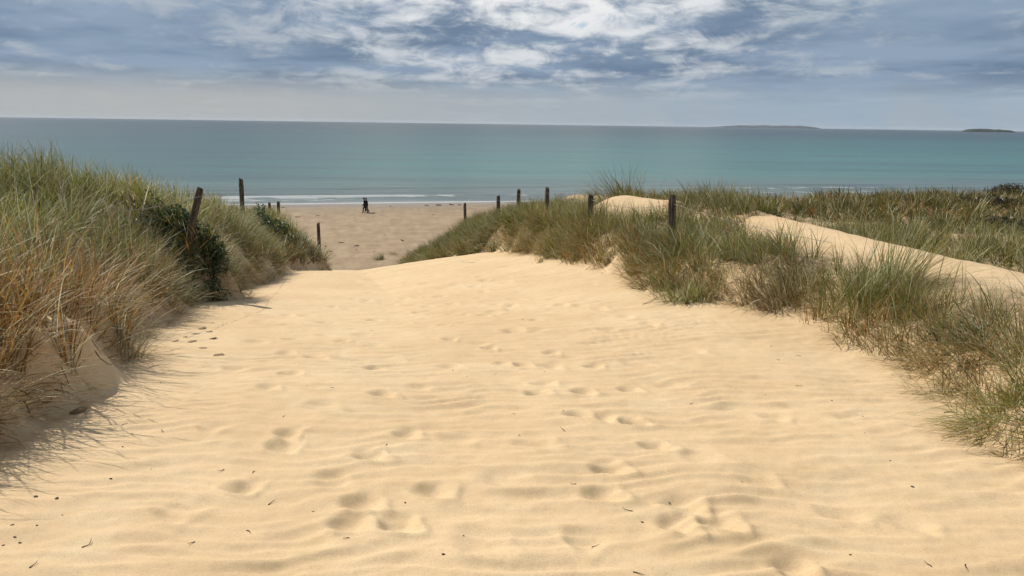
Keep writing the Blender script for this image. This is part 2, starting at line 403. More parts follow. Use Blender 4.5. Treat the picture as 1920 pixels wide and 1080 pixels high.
# ------------------------------------------------------------------ the ground, one continuous sheet out to beyond the waterline
def build_ground():
    front = np.linspace(-R(46), R(46), 720)
    back = np.linspace(R(46), R(314), 74)[1:-1]
    ang = np.concatenate([front, back]); na = len(ang)
    r = np.concatenate([[.4, .9, 1.4], np.geomspace(1.8, 46, 560), np.geomspace(47, 170, 90), np.geomspace(180, 4000, 24)])
    A, Rr = np.meshgrid(ang, r)
    X = (np.sin(A) * Rr).ravel(); Y = (np.cos(A) * Rr).ravel()
    Z = height(X, Y)
    V = np.column_stack([X, Y, Z])
    i = np.arange(len(r) - 1)[:, None] * na; j = np.arange(na)[None]; j2 = (j + 1) % na
    F = np.stack([i + j, i + j2, i + na + j2, i + na + j], -1).reshape(-1, 4)[:, ::-1]
    V = np.vstack([V, [[0, 0, gz(0, 0)]]])
    sl, sr = sd_left(X, Y), sd_right(X, Y)
    lit = np.maximum(ss(.3, 1.2, sl), ss(.2, 1.0, sr) * ss(.3, 1.3, poly_dist(X, Y, STRIP)) )
    lit = np.append(np.clip(lit * (.65 + .5 * fbm(X * .8, Y * .8, 3)), 0, 1) * ss(85, 60, shore(X, Y)), 0)
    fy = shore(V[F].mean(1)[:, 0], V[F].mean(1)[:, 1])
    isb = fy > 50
    cap = np.array([[len(V) - 1, b, a, a] for a, b in zip(range(na), list(range(1, na)) + [0])])
    def part(name, Fm, mt, extra=None):
        u, inv = np.unique(Fm, return_inverse=True)
        o = mesh_np(name, V[u], inv.reshape(-1, 4), mt, True, attrs={'litter': lit[u]})
        o['kind'] = 'structure'; return o
    dune = part('sand_dune', F[~isb], M_SAND)
    capo = np.array([[len(V) - 1, a, b] for a, b in zip(range(na), list(range(1, na)) + [0])])
    u, inv = np.unique(capo[:, ::-1], return_inverse=True)
    o = mesh_np('sand', V[u], inv.reshape(-1, 3), M_SAND, True, attrs={'litter': lit[u]}); o['kind'] = 'structure'
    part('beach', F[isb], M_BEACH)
build_ground()

SEA_Z = -8.97
def build_sea():
    s = np.concatenate([np.linspace(-4, 30, 130), np.geomspace(30.6, 15500, 120)])
    a = np.geomspace(1, 20000, 90); half = np.concatenate([np.linspace(0, 140, 120), 140 + a])
    x = np.concatenate([-half[:0:-1], half])
    S, X = np.meshgrid(s, x, indexing='ij'); S = S.ravel(); X = X.ravel()
    Y = 107 + S + .26 * np.clip(X, -3000, 3000)
    wob = 1.6 * fbm(X * .02, X * 0 + 3, 3)
    foam = np.zeros(X.shape); Z = np.full(X.shape, SEA_Z)
    Z += -.22 * ss(2, -4, S)
    for c, wd, hh, f0, fq in ((1.2, .9, .08, .85, .013), (6.5, 1.0, .20, .46, .02), (11, 1.5, .26, .50, .017), (17.5, 1.6, .26, .36, .015), (26, 2.0, .28, .16, .02)):
        m_ = np.clip(.55 + 1.0 * pnoise(X * fq + c * 3.1, X * 0 + c), 0, 1.2)
        dd = S - c - wob * (.5 + c * .05)
        Z += hh * m_ * np.exp(-(dd / wd) ** 2)
        foam = np.maximum(foam, f0 * m_ * np.exp(-((dd + .4) / (wd * 1.0)) ** 2))
    foam += .30 * ss(20, 5, S) * ss(-4, -1, S)
    n = len(x); i = np.arange(len(s) - 1)[:, None] * n; j = np.arange(n - 1)[None]
    F = np.stack([i + j, i + j + 1, i + n + j + 1, i + n + j], -1).reshape(-1, 4)
    o = mesh_np('sea', np.column_stack([X, Y, Z]), F, M_SEA, True, attrs={'foam': foam}); o['kind'] = 'structure'
build_sea()

def island(name, px0, px1, pytop, dist, mt, seed, peaks):
    a, b = at(px0, 243, dist), at(px1, 243, dist); L = b[0] - a[0]
    n, mrows = 90, 14
    u = np.linspace(0, 1, n); v = np.linspace(-1, 1, mrows); U, Vv = np.meshgrid(u, v, indexing='ij')
    hpx = dist / F_PX
    prof = np.interp(U, *peaks) * hpx * (1 + .18 * fbm(U * 9 + seed, Vv * 1.5, 4))
    Z = SEA_Z - 1 + (prof + 1) * (1 - Vv ** 2) ** .5
    X = a[0] + L * U; Y = dist + Vv * L * .16 * np.sqrt(np.clip(np.sin(np.pi * np.clip(U, .02, .98)), 0, 1))
    V = np.column_stack([X.ravel(), Y.ravel(), Z.ravel()])
    i = np.arange(n - 1)[:, None] * mrows; j = np.arange(mrows - 1)[None]
    F = np.stack([i + j, i + mrows + j, i + mrows + j + 1, i + j + 1], -1).reshape(-1, 4)
    o = mesh_np(name, V, F, mt, True); o['kind'] = 'structure'; return o
M_ISLE = mat_plain('island_scrub', (.018, .03, .022), (.05, .06, .045), .02, .9)
M_ISLE2 = mat_plain('far_island_haze_blue', (.04, .06, .07), (.07, .09, .10), .01, .9)  # blue of distant haze put into the island's base colours
island('low_island', 1803, 1905, 240, 5200, M_ISLE, 3, ([0, .04, .15, .4, .7, .9, 1], [0, 2.0, 5.2, 5.6, 5.0, 3.4, 0]))
island('far_island', 1325, 1540, 235, 11500, M_ISLE2, 9, ([0, .1, .25, .4, .6, .8, .93, 1], [0, 1.6, 4.0, 4.6, 4.8, 5.0, 3.0, 0]))

# ------------------------------------------------------------------ marram grass
C = lambda *a: np.array(a)
GREENS = np.array([(.165, .170, .022), (.20, .195, .036), (.115, .140, .020), (.24, .24, .072), (.145, .18, .058), (.080, .105, .018)])
STRAWS = np.array([(.36, .295, .135), (.27, .20, .075), (.45, .40, .23), (.20, .145, .050)])
RUSTS = np.array([(.28, .145, .035), (.36, .20, .055), (.19, .095, .026), (.36, .25, .095)])
def blades(P, length, width, az, th0, bend, colr, tipc=None, levels=3, rootc=None):
    """P (n,3) roots; az = lean direction; th0 = lean at the root; bend = extra lean at the tip"""
    n = len(P); L = levels
    t = np.linspace(0, 1, L + 1)
    pts = [P]; cur = P.copy()
    for k in range(L):
        th = th0 + bend * ((k + .6) / L) ** 1.4
        stp = (length / L)[:, None] * np.column_stack([np.sin(th) * np.cos(az), np.sin(th) * np.sin(az), np.cos(th)])
        cur = cur + stp; pts.append(cur)
    tw = az + np.pi / 2 + rng.normal(0, .5, n)
    wv = np.column_stack([np.cos(tw), np.sin(tw), rng.normal(0, .15, n)])
    V = np.empty((n, 2 * L + 1, 3), np.float32); Cc = np.empty((n, 2 * L + 1, 3), np.float32)
    if tipc is None: tipc = colr
    if rootc is None: rootc = colr
    for k in range(L):
        ww = (width * (1 - .75 * (k / L) ** 1.6) * .5)[:, None]
        V[:, 2 * k] = pts[k] - wv * ww; V[:, 2 * k + 1] = pts[k] + wv * ww
        f = t[k]
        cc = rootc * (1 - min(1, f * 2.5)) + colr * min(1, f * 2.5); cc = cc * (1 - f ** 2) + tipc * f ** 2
        Cc[:, 2 * k] = cc; Cc[:, 2 * k + 1] = cc
    V[:, 2 * L] = pts[L]; Cc[:, 2 * L] = tipc
    tri = []
    for k in range(L - 1):
        a = 2 * k; tri += [(a, a + 1, a + 3), (a, a + 3, a + 2)]
    a = 2 * (L - 1); tri += [(a, a + 1, a + 2)]
    tri = np.array(tri)
    F = (np.arange(n) * (2 * L + 1))[:, None, None] + tri[None]
    return V.reshape(-1, 3), F.reshape(-1, 3), Cc.reshape(-1, 3)
class Bag:
    def __init__(s): s.V = []; s.F = []; s.C = []; s.n = 0
    def add(s, V, F, Cc):
        s.V.append(V); s.F.append(F + s.n); s.C.append(Cc); s.n += len(V)
    def build(s, name, mt, parent=None, loc=None):
        V = np.vstack(s.V)
        if loc is not None: V = V - np.asarray(loc, np.float32)
        return mesh_np(name, V, np.vstack(s.F), mt, False, np.vstack(s.C), parent)
WIND = np.pi * .93        # blade tips are combed towards -X
def tufts(bag, xy, per, len_m, len_s, wid, pal, dry=.25, rust=None, rad=.10, spread=.55, wind=.35, levels=3, zoff=0.0, flop=.5):
    """every row of xy is the middle of one tuft"""
    if len(xy) == 0: return
    cnt = rng.poisson(per, len(xy)) + 3
    idx = np.repeat(np.arange(len(xy)), cnt); n = len(idx)
    a0 = rng.uniform(0, 2 * np.pi, n); rr = rad * np.sqrt(rng.uniform(0, 1, n)) * rng.uniform(.6, 1.5, len(xy))[idx]
    x = xy[idx, 0] + rr * np.cos(a0); y = xy[idx, 1] + rr * np.sin(a0)
    z = coarse(x, y) - .03 + zoff
    e = .15
    gx = (coarse(x + e, y) - coarse(x - e, y)) / (2 * e); gy = (coarse(x, y + e) - coarse(x, y - e)) / (2 * e)
    tsc = np.clip(rng.normal(1, .18, len(xy)), .55, 1.5)[idx]
    ln = np.clip(rng.normal(len_m, len_s, n), len_m * .3, len_m * 1.8) * tsc
    th = np.abs(rng.normal(0, spread, n)) + .05
    tdir = rng.uniform(0, 2 * np.pi, len(xy))[idx]
    vx = np.sin(th) * np.cos(a0) + wind * math.cos(WIND) + .18 * np.cos(tdir) - flop * gx * .6
    vy = np.sin(th) * np.sin(a0) + wind * math.sin(WIND) + .18 * np.sin(tdir) - flop * gy * .6
    phi = 5.0 * fbm(x * .42 + 20, y * .42 - 7, 2); ff = .42 * np.clip(.6 + fbm(x * .3, y * .3 + 30, 2), 0, 1.2)
    vx = vx + ff * np.cos(phi); vy = vy + ff * np.sin(phi)
    ln = ln * np.clip(1 + .55 * fbm(x * .75 + 40, y * .75, 2), .5, 1.3)
    ln = np.minimum(ln, len_m * 1.5)
    az = np.arctan2(vy, vx); th0 = np.clip(np.hypot(vx, vy), 0, 1.25)
    bend = np.clip(np.abs(rng.normal(.45, .35, n)) + .35 * th0, 0, 1.6)
    tuftc = rng.integers(0, len(pal), len(xy))[idx]; pick = np.where(rng.random(n) < .6, tuftc, rng.integers(0, len(pal), n))
    c = pal[pick].copy()
    hue = fbm(x * .6, y * .6, 2)[:, None]
    c = c * (1 + .35 * hue)
    d = rng.random(n) < np.clip(dry + .25 * fbm(x * .5 + 4, y * .5, 2), .02, .95)
    c[d] = STRAWS[rng.integers(0, len(STRAWS), d.sum())]
    if rust is not None:
        k = rng.random(n) < rust(x, y); c[k] = RUSTS[rng.integers(0, len(RUSTS), k.sum())]
    sv = rng.random(n) < .09; c[sv] = C(.50, .50, .34) * rng.uniform(.8, 1.15, (sv.sum(), 1))
    c *= rng.uniform(.8, 1.35, n)[:, None]
    tip = np.where(rng.random(n)[:, None] < .4, STRAWS[0] * .9, c * 1.1)
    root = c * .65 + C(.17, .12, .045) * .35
    w_ = wid * rng.uniform(.7, 1.35, n) * np.where(rng.random(n) < .10, 1.9, 1.0)
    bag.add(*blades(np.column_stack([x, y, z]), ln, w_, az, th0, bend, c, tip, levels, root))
def scatter(x0, x1, y0, y1, dens, keep):
    n = rng.poisson(dens * (x1 - x0) * (y1 - y0))
    P = np.column_stack([rng.uniform(x0, x1, n), rng.uniform(y0, y1, n)])
    return P[keep(P[:, 0], P[:, 1]) > rng.random(n)]
def in_view(x, y, margin=2.0): return ((np.abs(x) < .70 * np.maximum(y, 0) + margin) & (y > 1.0)).astype(float)

def rust_left(x, y):
    s = sd_left(x, y); return .78 * ss(1.25, .4, s) * ss(12, 8, y) + .22 * ss(1.0, .2, s) + .04
# left dune
b = Bag()
P = scatter(-15, -2.5, 2, 13, 22, lambda x, y: ss(-.02, .28, sd_left(x, y)) * (.22 + .78 * ss(-.30, .08, fbm(x * 1.15 + 31, y * 1.15, 2))) * in_view(x, y) * ss(13.6, 12.5, y) * ss(7.0, 4.5, sd_left(x, y)))
tufts(b, P, 30, .68, .22, .0085, GREENS, .13, rust_left, levels=4)
P = scatter(-18, -3, 12.5, 22, 14, lambda x, y: ss(-.1, .25, sd_left(x, y)) * (.25 + .75 * ss(-.30, .08, fbm(x * .9 + 31, y * .9, 2))) * in_view(x, y) * ss(7.0, 4.5, sd_left(x, y)))
tufts(b, P, 30, .58, .18, .010, GREENS, .14, rust_left, levels=3)
P = scatter(-8, -2.5, 4, 22, 20, lambda x, y: ss(.02, .2, sd_left(x, y) + .15 * ss(8, 10, y)) * ss(1.4, .8, sd_left(x, y)) * in_view(x, y) * ss(-.3, .2, fbm(x * .9 + 1, y * .7, 3)))
tufts(b, P, 26, .45, .16, .0075, GREENS, .15, rust_left, levels=4, wind=.0, flop=1.0)
tag(b.build('marram_grass', M_BLADE), 'dense windswept marram grass covering the tall dune on the left', 'grass', kind='stuff')
b = Bag()
P = scatter(-22, -5, 22, 40, 14, lambda x, y: ss(-.05, .3, sd_left(x, y)) * in_view(x, y) * ss(9.0, 5.5, sd_left(x, y)))
tufts(b, P, 24, .58, .15, .016, GREENS * .95, .12, lambda x, y: .08 + .3 * ss(.8, .1, sd_left(x, y)), levels=3)
P = rng.normal((-7.85, 22.2), (.5, .3), (34, 2))
tufts(b, P, 28, .62, .14, .013, GREENS, .14, levels=3, wind=.15, flop=.2)
tag(b.build('marram_grass', M_BLADE), 'grey-green marram grass on the far low mound left of the path gap', 'grass', kind='stuff')
# dead brown litter matted on the eroded edges
b = Bag()
P = scatter(-10, -2.5, 2.5, 33, 16, lambda x, y: ss(-.08, .15, sd_left(x, y) + .15 * ss(8, 10, y)) * ss(1.3, .5, sd_left(x, y)) * in_view(x, y) * (.35 + .65 * ss(-.3, .2, fbm(x * 1.3, y * 1.3 + 6, 3))))
tufts(b, P, 22, .24, .10, .008, RUSTS * .8, .15, lambda x, y: .7 + 0 * x, rad=.13, spread=.8, wind=-.1, levels=3, flop=1.2)
P = scatter(-5, 6, 3, 32, 8, lambda x, y: ss(-.12, .05, sd_right(x, y)) * ss(.9, .3, sd_right(x, y)) * in_view(x, y) * (.2 + .8 * ss(-.2, .3, fbm(x * 1.3 + 2, y * 1.3 + 6, 3))))
tufts(b, P, 18, .22, .08, .008, RUSTS * .8, .3, lambda x, y: .6 + 0 * x, rad=.13, spread=.8, wind=.3, levels=3, flop=1.2)
tag(b.build('dry_grass', M_DRY), 'rusty brown dead grass matted along the eroded dune edges', 'dry grass', kind='stuff')
# right ridge
def cov_r(x, y):
    s = sd_right(x, y); st = bare_dist(x, y)
    gap = ss(-.15, .35, fbm(x * .75 + 3, y * .6 + 11, 3) + .35 * ss(.3, 1.3, s))
    return ss(-.05, .25, s) * (.70 + .30 * gap) * (.03 + .97 * ss(1.0 + .25 * ss(13, 10, y), 1.25 + .25 * ss(13, 10, y), st)) * in_view(x, y)
rust_r = lambda x, y: .10 + .40 * ss(1.0, .15, sd_right(x, y))
b = Bag()
P = scatter(1.0, 9.5, 2.5, 12, 22, lambda x, y: cov_r(x, y) * ss(3.2, 2.5, sd_right(x, y)))
tufts(b, P, 34, .50, .16, .0062, GREENS, .18, rust_r, levels=4, wind=.28)
P = scatter(-2, 9.5, 12, 22, 17, lambda x, y: cov_r(x, y) * ss(4.0, 3.0, sd_right(x, y)))
tufts(b, P, 30, .52, .16, .0095, GREENS, .18, rust_r, levels=3, wind=.28)
P = scatter(-1, 5.5, 3.5, 12.5, 26, lambda x, y: ss(-.10, .05, sd_right(x, y)) * ss(1.0, .6, sd_right(x, y)) * in_view(x, y) * ss(-.35, .1, fbm(x * .9 + 1, y * .8, 3)))
tufts(b, P, 26, .38, .14, .0062, GREENS, .2, rust_r, levels=4, wind=.2, flop=.9)
P = scatter(-2, 4.5, 12.0, 22.5, 24, lambda x, y: ss(-.12, .05, sd_right(x, y)) * ss(1.1, .7, sd_right(x, y)) * ss(-.40, .05, fbm(x * .9 + 1, y * .7, 3)))
tufts(b, P, 26, .42, .14, .010, GREENS, .2, rust_r, levels=3, wind=.2, flop=.9)
P = np.vstack([rng.normal((2.75, 13.2), (.35, .25), (26, 2)), rng.normal((1.65, 17.1), (.35, .3), (26, 2)), rng.normal((.8, 21.1), (.35, .3), (22, 2))])
tufts(b, P, 30, .55, .14, .010, GREENS, .2, rust_r, levels=3, wind=.15, flop=.2)
tag(b.build('marram_grass', M_BLADE), 'tangled marram grass along the near ridge right of the path', 'grass', kind='stuff')
b = Bag()
P = scatter(-6, 8, 22, 46, 14, lambda x, y: ss(-.05, .3, sd_right(x, y)) * in_view(x, y) * ss(8, 5, sd_right(x, y)))
tufts(b, P, 24, .55, .15, .016, GREENS * .9, .14, lambda x, y: .08 + .25 * ss(1.0, .1, sd_right(x, y)), levels=3, wind=.28)
P = scatter(-7, 2, 22, 38, 22, lambda x, y: ss(-.15, .02, sd_right(x, y)) * ss(1.6, 1.0, sd_right(x, y)))
tufts(b, P, 24, .45, .14, .016, GREENS * .9, .14, lambda x, y: .12 + 0 * x, levels=3, wind=.2, flop=.8)
tag(b.build('marram_grass', M_BLADE), 'dark green marram grass on the far end of the right ridge by the gap', 'grass', kind='stuff')
# field behind the bare sand strip
b = Bag()
def behind(x, y): return ss(2.4, 3.4, sd_right(x, y)) * ss(.8, 1.3, bare_dist(x, y)) * in_view(x, y, 3)
P = scatter(3, 26, 6, 24, 9.0, lambda x, y: behind(x, y) * ss(-.5, .1, fbm(x * .35, y * .35 + 2, 3)))
tufts(b, P, 24, .52, .15, .011, GREENS * C(.80, .76, .7), .16, levels=3, wind=.25)
P = scatter(0, 62, 24, 80, 4.6, lambda x, y: behind(x, y) * ss(-.4, .15, fbm(x * .16 + 5, y * .16 + 2, 3)) * ss(4, 7, x + (46 - y) * .0 + 0 * y))
tufts(b, P, 20, .60, .15, .030, GREENS * C(.58, .52, .5), .10, lambda x, y: .15 + 0 * x, levels=3, rad=.25, wind=.25)
tag(b.build('marram_grass', M_BLADE), 'olive marram grass field beyond the bare sand strip on the right', 'grass', kind='stuff')
# ------------------------------------------------------------------ single tussocks that stand out from the rest
def tussock(pxy, label, n, ln, wid, pal, dry, rad, spread=.6, wind=.3, up=0.0, rust=None, xy=None, sub=1, flop=.5):
    x, y = xy if xy else hit(*pxy)
    loc = (x, y, gz(x, y)); e = empty('marram_tussock', loc, label, 'grass tussock', 'single tussocks of marram grass')
    for nm, k, dr, l2, mt in (('green_blades', 1 - dry, 0.02, 1.0, M_BLADE), ('straw_blades', dry, .97, .85, M_DRY)):
        bg_ = Bag()
        ctr = np.array([[x, y]]) + rng.normal(0, rad * .5, (sub, 2))
        tufts(bg_, ctr, n * k / sub, ln * l2, ln * .25, wid, pal, dr, rust, rad=rad, spread=spread, wind=wind, levels=5, flop=flop)
        bg_.build(nm, mt, e, loc)['kind'] = 'stuff'
    return e
DKG = GREENS * .8
tussock((1650, 565), 'tall dark upright tussock in front of the bare sand strip on the right', 900, .85, .0075, DKG, .2, .30, .38, .12, sub=7, flop=.1)
tussock((1900, 770), 'nearest spreading tussock with long blades arching onto the sand at the right edge', 650, .62, .0055, GREENS, .35, .25, .9, .3, sub=5)
tussock((1780, 740), 'thin sprawling tussock low on the sand before the right ridge', 150, .55, .005, DKG, .5, .15, 1.0, .5, sub=3)
tussock((1300, 560), 'bushy tussock jutting farthest onto the path below the broad post', 600, .52, .008, GREENS, .35, .30, .8, .3, sub=5)
tussock((1470, 560), 'pale silvery tussock below the round bare patch on the ridge', 500, .60, .0075, STRAWS * C(.55, .55, .6), .55, .28, .6, .3, sub=5)
tussock((1055, 468), 'dark brownish tussock hanging over the sand at the middle of the ridge', 500, .6, .012, DKG, .4, .35, .6, .2, sub=5)
tussock((712, 487), 'small lone tuft standing in the sandy gap to the beach', 160, .5, .016, DKG, .3, .2, .5, .2, sub=3)
tussock((737, 477), 'tiny faint tuft beside the lone tuft in the gap', 70, .4, .014, GREENS, .4, .2, .6, .2, sub=2)
tussock(None, 'tall loose tussock with tips against the sea right of the thin fence posts', 420, 1.0, .011, GREENS, .35, .55, .3, .28, xy=(2.9, 20.5), sub=7, flop=.1)
tussock(None, 'sparse tall seed stalks standing against the water above the ridge', 170, 1.15, .011, GREENS * .8, .6, .8, .22, .2, xy=(7.7, 19.0), sub=9, flop=.1)
tussock((225, 640), 'long arching blades hanging over the low sand bank on the left', 260, .62, .0055, DKG, .45, .18, .8, -.3, sub=3)
tussock((295, 520), 'rusty orange tuft halfway up the left dune below the leafy shrub', 380, .42, .008, RUSTS, .3, .25, .6, .1, sub=4, rust=lambda x, y: .9 + 0 * x)
tussock((60, 470), 'silver green tussock combed flat low on the left dune', 500, .70, .0065, GREENS * C(1.15, 1.2, 1.5), .35, .3, .5, -.6, sub=5)

# ------------------------------------------------------------------ leafy shrubs and scrub
def leaf_cloud(P, size, colr, up=.35):
    n = len(P); nrm = rng.normal(size=(n, 3)); nrm[:, 2] = np.abs(nrm[:, 2]) + up; nrm /= np.linalg.norm(nrm, axis=1)[:, None]
    a = np.cross(nrm, rng.normal(size=(n, 3))); a /= np.linalg.norm(a, axis=1)[:, None]; b_ = np.cross(nrm, a)
    s = (size * rng.uniform(.6, 1.4, n))[:, None]
    V = np.stack([P - a * s, P - b_ * s * .45 + nrm * s * .1, P + a * s - nrm * s * .2, P + b_ * s * .45 + nrm * s * .1], 1).reshape(-1, 3)
    F = (np.arange(n) * 4)[:, None, None] + np.array([[0, 1, 2], [0, 2, 3]])[None]
    return V, F.reshape(-1, 3), np.repeat(colr, 4, 0)
def shrub(name, label, cat, x, y, rx, ry, rz, n, size, pal, group=None, lump=9, zlift=0.0, stalk=10):
    z = gz(x, y); loc = (x, y, z); e = empty(name, loc, label, cat, group)
    ctr = np.column_stack([rng.uniform(-.75, .75, lump) * rx, rng.uniform(-.75, .75, lump) * ry, rng.uniform(.2, .75, lump) * rz])
    k = rng.integers(0, lump, n); u = rng.normal(size=(n, 3)); u /= np.linalg.norm(u, axis=1)[:, None]
    P = ctr[k] + u * np.array([rx, ry, rz]) * .42 * (rng.random(n) ** .4)[:, None]
    gx = coarse(x + P[:, 0], y + P[:, 1]) - z
    P[:, 2] = np.maximum(P[:, 2], .02) + gx + zlift
    c = pal[rng.integers(0, len(pal), n)] * rng.uniform(.7, 1.3, n)[:, None] * rng.uniform(.8, 1.2, lump)[k][:, None]
    V, F, Cc = leaf_cloud(P, size, c); mesh_np('foliage', V, F, M_LEAF, False, Cc, e)['kind'] = 'stuff'
    bg_ = Bag(); m_ = stalk
    roots = np.column_stack([rng.normal(0, rx * .2, m_), rng.normal(0, ry * .2, m_), np.full(m_, -.03)])
    roots[:, 2] += coarse(x + roots[:, 0], y + roots[:, 1]) - z
    bg_.add(*blades(roots, np.full(m_, rz * .9 + .1), np.full(m_, .02 + size * .12), rng.uniform(0, 6.28, m_), rng.uniform(.1, .9, m_), np.full(m_, .2), np.tile(C(.07, .05, .03), (m_, 1)), levels=4))
    bg_.build('stems', M_DRY, e)['kind'] = 'stuff'
    return e
DARKLEAF = np.array([(.032, .075, .022), (.045, .095, .028), (.022, .052, .018), (.075, .12, .045)])
BROWNLEAF = np.array([(.085, .082, .026), (.11, .095, .034), (.06, .065, .022), (.13, .10, .045)])
x, y = hit(330, 440); shrub('leafy_shrub', 'low dark green leafy shrub spreading left of the leaning post', 'shrub', x, y, .95, .5, .42, 1900, .035, DARKLEAF)
x, y = hit(385, 490); shrub('leafy_shrub', 'dark green leafy shrub hanging down the scarp below the leaning post', 'shrub', x, y, .38, .5, .55, 1100, .035, DARKLEAF)
x, y = hit(515, 450); shrub('leafy_shrub', 'dark green leafy shrub under the pair of thin posts on the left', 'shrub', x, y, .7, .8, .75, 900, .055, DARKLEAF)
x, y = hit(1790, 640); shrub('leafy_plant', 'small bright green leafy plant in the grass near the right edge', 'plant', x, y, .3, .25, .2, 420, .022, DARKLEAF * 1.3)
for pxx, Y, rx, rz, lab in ((1745, 45, 1.0, 1.15, 'rounded dark bush standing highest on the skyline at the right'),
                            (1690, 50, 1.4, .8, 'low brown bush on the skyline left of the highest bush'),
                            (1815, 47, 1.3, .75, 'low brown bush on the skyline just right of the highest bush'),
                            (1885, 43, 1.5, 1.0, 'broad dark bush on the skyline at the right edge'),
                            (1850, 33, 1.3, .7, 'dark spreading bush on the dune field below the skyline at right edge'),
                            (1760, 34, 1.1, .55, 'low dark bush just below the pale bare sand spots'),
                            (1665, 38, 1.2, .6, 'dark low bush left of the pale bare sand spots'),
                            (1905, 25, 1.2, .55, 'nearest green bush on the dune field at the right edge')):
    p = at(pxx, 380, Y); shrub('dune_bush', lab, 'bush', p[0], p[1], rx, rx * .8, rz * .85, 2600, .06, BROWNLEAF * .55, 'bushes on the right dune field', lump=12)

# ------------------------------------------------------------------ fence posts and wires
def post_mesh(rad, hgt, seed):
    rs = np.random.default_rng(seed); ns, nl = 14, 12
    th = np.linspace(0, 2 * np.pi, ns, endpoint=False); prof = 1 + .10 * rs.normal(size=ns)
    V = []
    for k in range(nl):
        t = k / (nl - 1); cx, cy = .012 * math.sin(3 * t + seed), .010 * math.cos(2.3 * t + seed)
        r = rad * prof * (1 + .03 * rs.normal(size=ns)) * (1.04 - .06 * t) * (.86 if k == nl - 1 else 1)
        z = -.45 + (hgt + .45) * t
        zz = z + (0 if k < nl - 2 else .022 * np.cos(th + seed) * rad / .06)
        V.append(np.column_stack([cx + r * np.cos(th), cy + r * np.sin(th), np.full(ns, 0.0) + zz]))
    V = np.vstack(V + [[[.01, 0, hgt - .012]]])
    i = np.arange(nl - 1)[:, None] * ns; j = np.arange(ns)[None]; j2 = (j + 1) % ns
    Q = np.stack([i + j, i + j2, i + ns + j2, i + ns + j], -1).reshape(-1, 4)
    T = np.vstack([Q[:, [0, 1, 2]], Q[:, [0, 2, 3]], [[(nl - 1) * ns + a, (nl - 1) * ns + (a + 1) % ns, len(V) - 1] for a in range(ns)]])
    return V, T
def tube(name, pts, rad, mt, parent=None, sides=6):
    pts = np.asarray(pts, float); n = len(pts); V = []
    tg = np.gradient(pts, axis=0); tg /= np.linalg.norm(tg, axis=1)[:, None] + 1e-9
    rad = np.broadcast_to(rad, (n,))
    for k in range(n):
        a = np.cross(tg[k], [0.13, .2, 1.0]); a /= np.linalg.norm(a); b_ = np.cross(tg[k], a)
        for q_ in range(sides):
            an = 2 * np.pi * q_ / sides; V.append(pts[k] + rad[k] * (math.cos(an) * a + math.sin(an) * b_))
    i = np.arange(n - 1)[:, None] * sides; j = np.arange(sides)[None]; j2 = (j + 1) % sides
    F = np.stack([i + j, i + j2, i + sides + j2, i + sides + j], -1).reshape(-1, 4)
    return mesh_np(name, np.array(V), F, mt, True, None, parent)
POSTS = {}
def fence_post(key, px_, top, Y, rad, label, lean=(0, 0), bury=None):
    t = at(px_, top, Y); g = gz(t[0], t[1]); H = max(t[2] - g, .25)
    e = empty('fence_post', (t[0] - lean[0] * H, t[1] - lean[1] * H, g), label, 'fence post', 'wooden posts of the dune fence')
    V, T = post_mesh(rad, H, len(POSTS) + 2)
    o = mesh_np('shaft', V, T, M_WOOD, False, None, e)
    s_ = tube('wire_staple', [(-.012, -rad * 1.02, H * .86), (-.012, -rad * 1.25, H * .87), (.012, -rad * 1.25, H * .87), (.012, -rad * 1.02, H * .86)], .0022, M_WIRE, o)
    e.rotation_euler = (-math.atan(lean[1]), math.atan(lean[0]), 0)
    POSTS[key] = (np.array([t[0], t[1] - rad, g + H * .86]), H)
    print('post', key, round(H, 2))
    return e
fence_post('r1', 1262, 367, 14, .068, 'broad weathered fence post nearest the path on the right ridge', (-.03, 0))
fence_post('r2', 1108, 365, 18, .066, 'short fence post beside the small bare sand patch on the ridge')
fence_post('r3', 1026, 352, 22, .064, 'fence post between the tall slim post and the bare sand patch')
fence_post('r4', 972, 355, 26, .064, 'tall slim dark fence post, third from the seaward end of the right row', (.015, 0))
fence_post('r5', 934, 367, 30, .066, 'slim dark fence post, second from the seaward end of the right row')
fence_post('r6', 872, 381, 37, .066, 'smallest farthest fence post at the seaward end of the right row')
fence_post('l1', 379, 348, 13.5, .062, 'thick leaning fence post above the dark leafy shrub on the left', (.30, 0))
fence_post('l2', 452, 335, 23, .066, 'upright fence post standing highest against the sea on the left dune')
fence_post('l3', 505, 380, 32, .062, 'left one of the pair of thin fence posts beside the beach')
fence_post('l4', 521, 378, 32.5, .062, 'right one of the pair of thin fence posts beside the beach', (.02, 0))
fence_post('l5', 596, 418, 30, .064, 'short fence post on the last mound left of the path gap')
t = hit(818, 474); fence_post('s1', 818, 464, t[1], .06, 'tiny stub of a post sticking out of the sand by the gap')
def wire(a, b, sag, label):
    a, b = np.asarray(a), np.asarray(b); t = np.linspace(0, 1, 14)[:, None]
    P_ = a * (1 - t) + b * t; P_[:, 2] -= sag * 4 * (t * (1 - t))[:, 0]
    o = tube('fence_wire', P_, .0036, M_WIRE); tag(o, label, 'fence wire', 'wires of the dune fence')
for a, b, d in (('r1', 'r2', 'slack fence wire from the broad post to the short post'), ('r2', 'r3', 'fence wire between the short post and the next post seaward'), ('r3', 'r4', 'fence wire running to the tall slim dark post'), ('r4', 'r5', 'fence wire between the two slim dark posts'), ('r5', 'r6', 'fence wire to the farthest post of the right row'), ('l1', 'l2', 'fence wire from the leaning post to the upright post on the left')):
    wire(POSTS[a][0], POSTS[b][0], .12, d)
wire(POSTS['r1'][0], at(1560, 455, 10.2), .05, 'loose fence wire dropping from the broad post into the grass on the right')
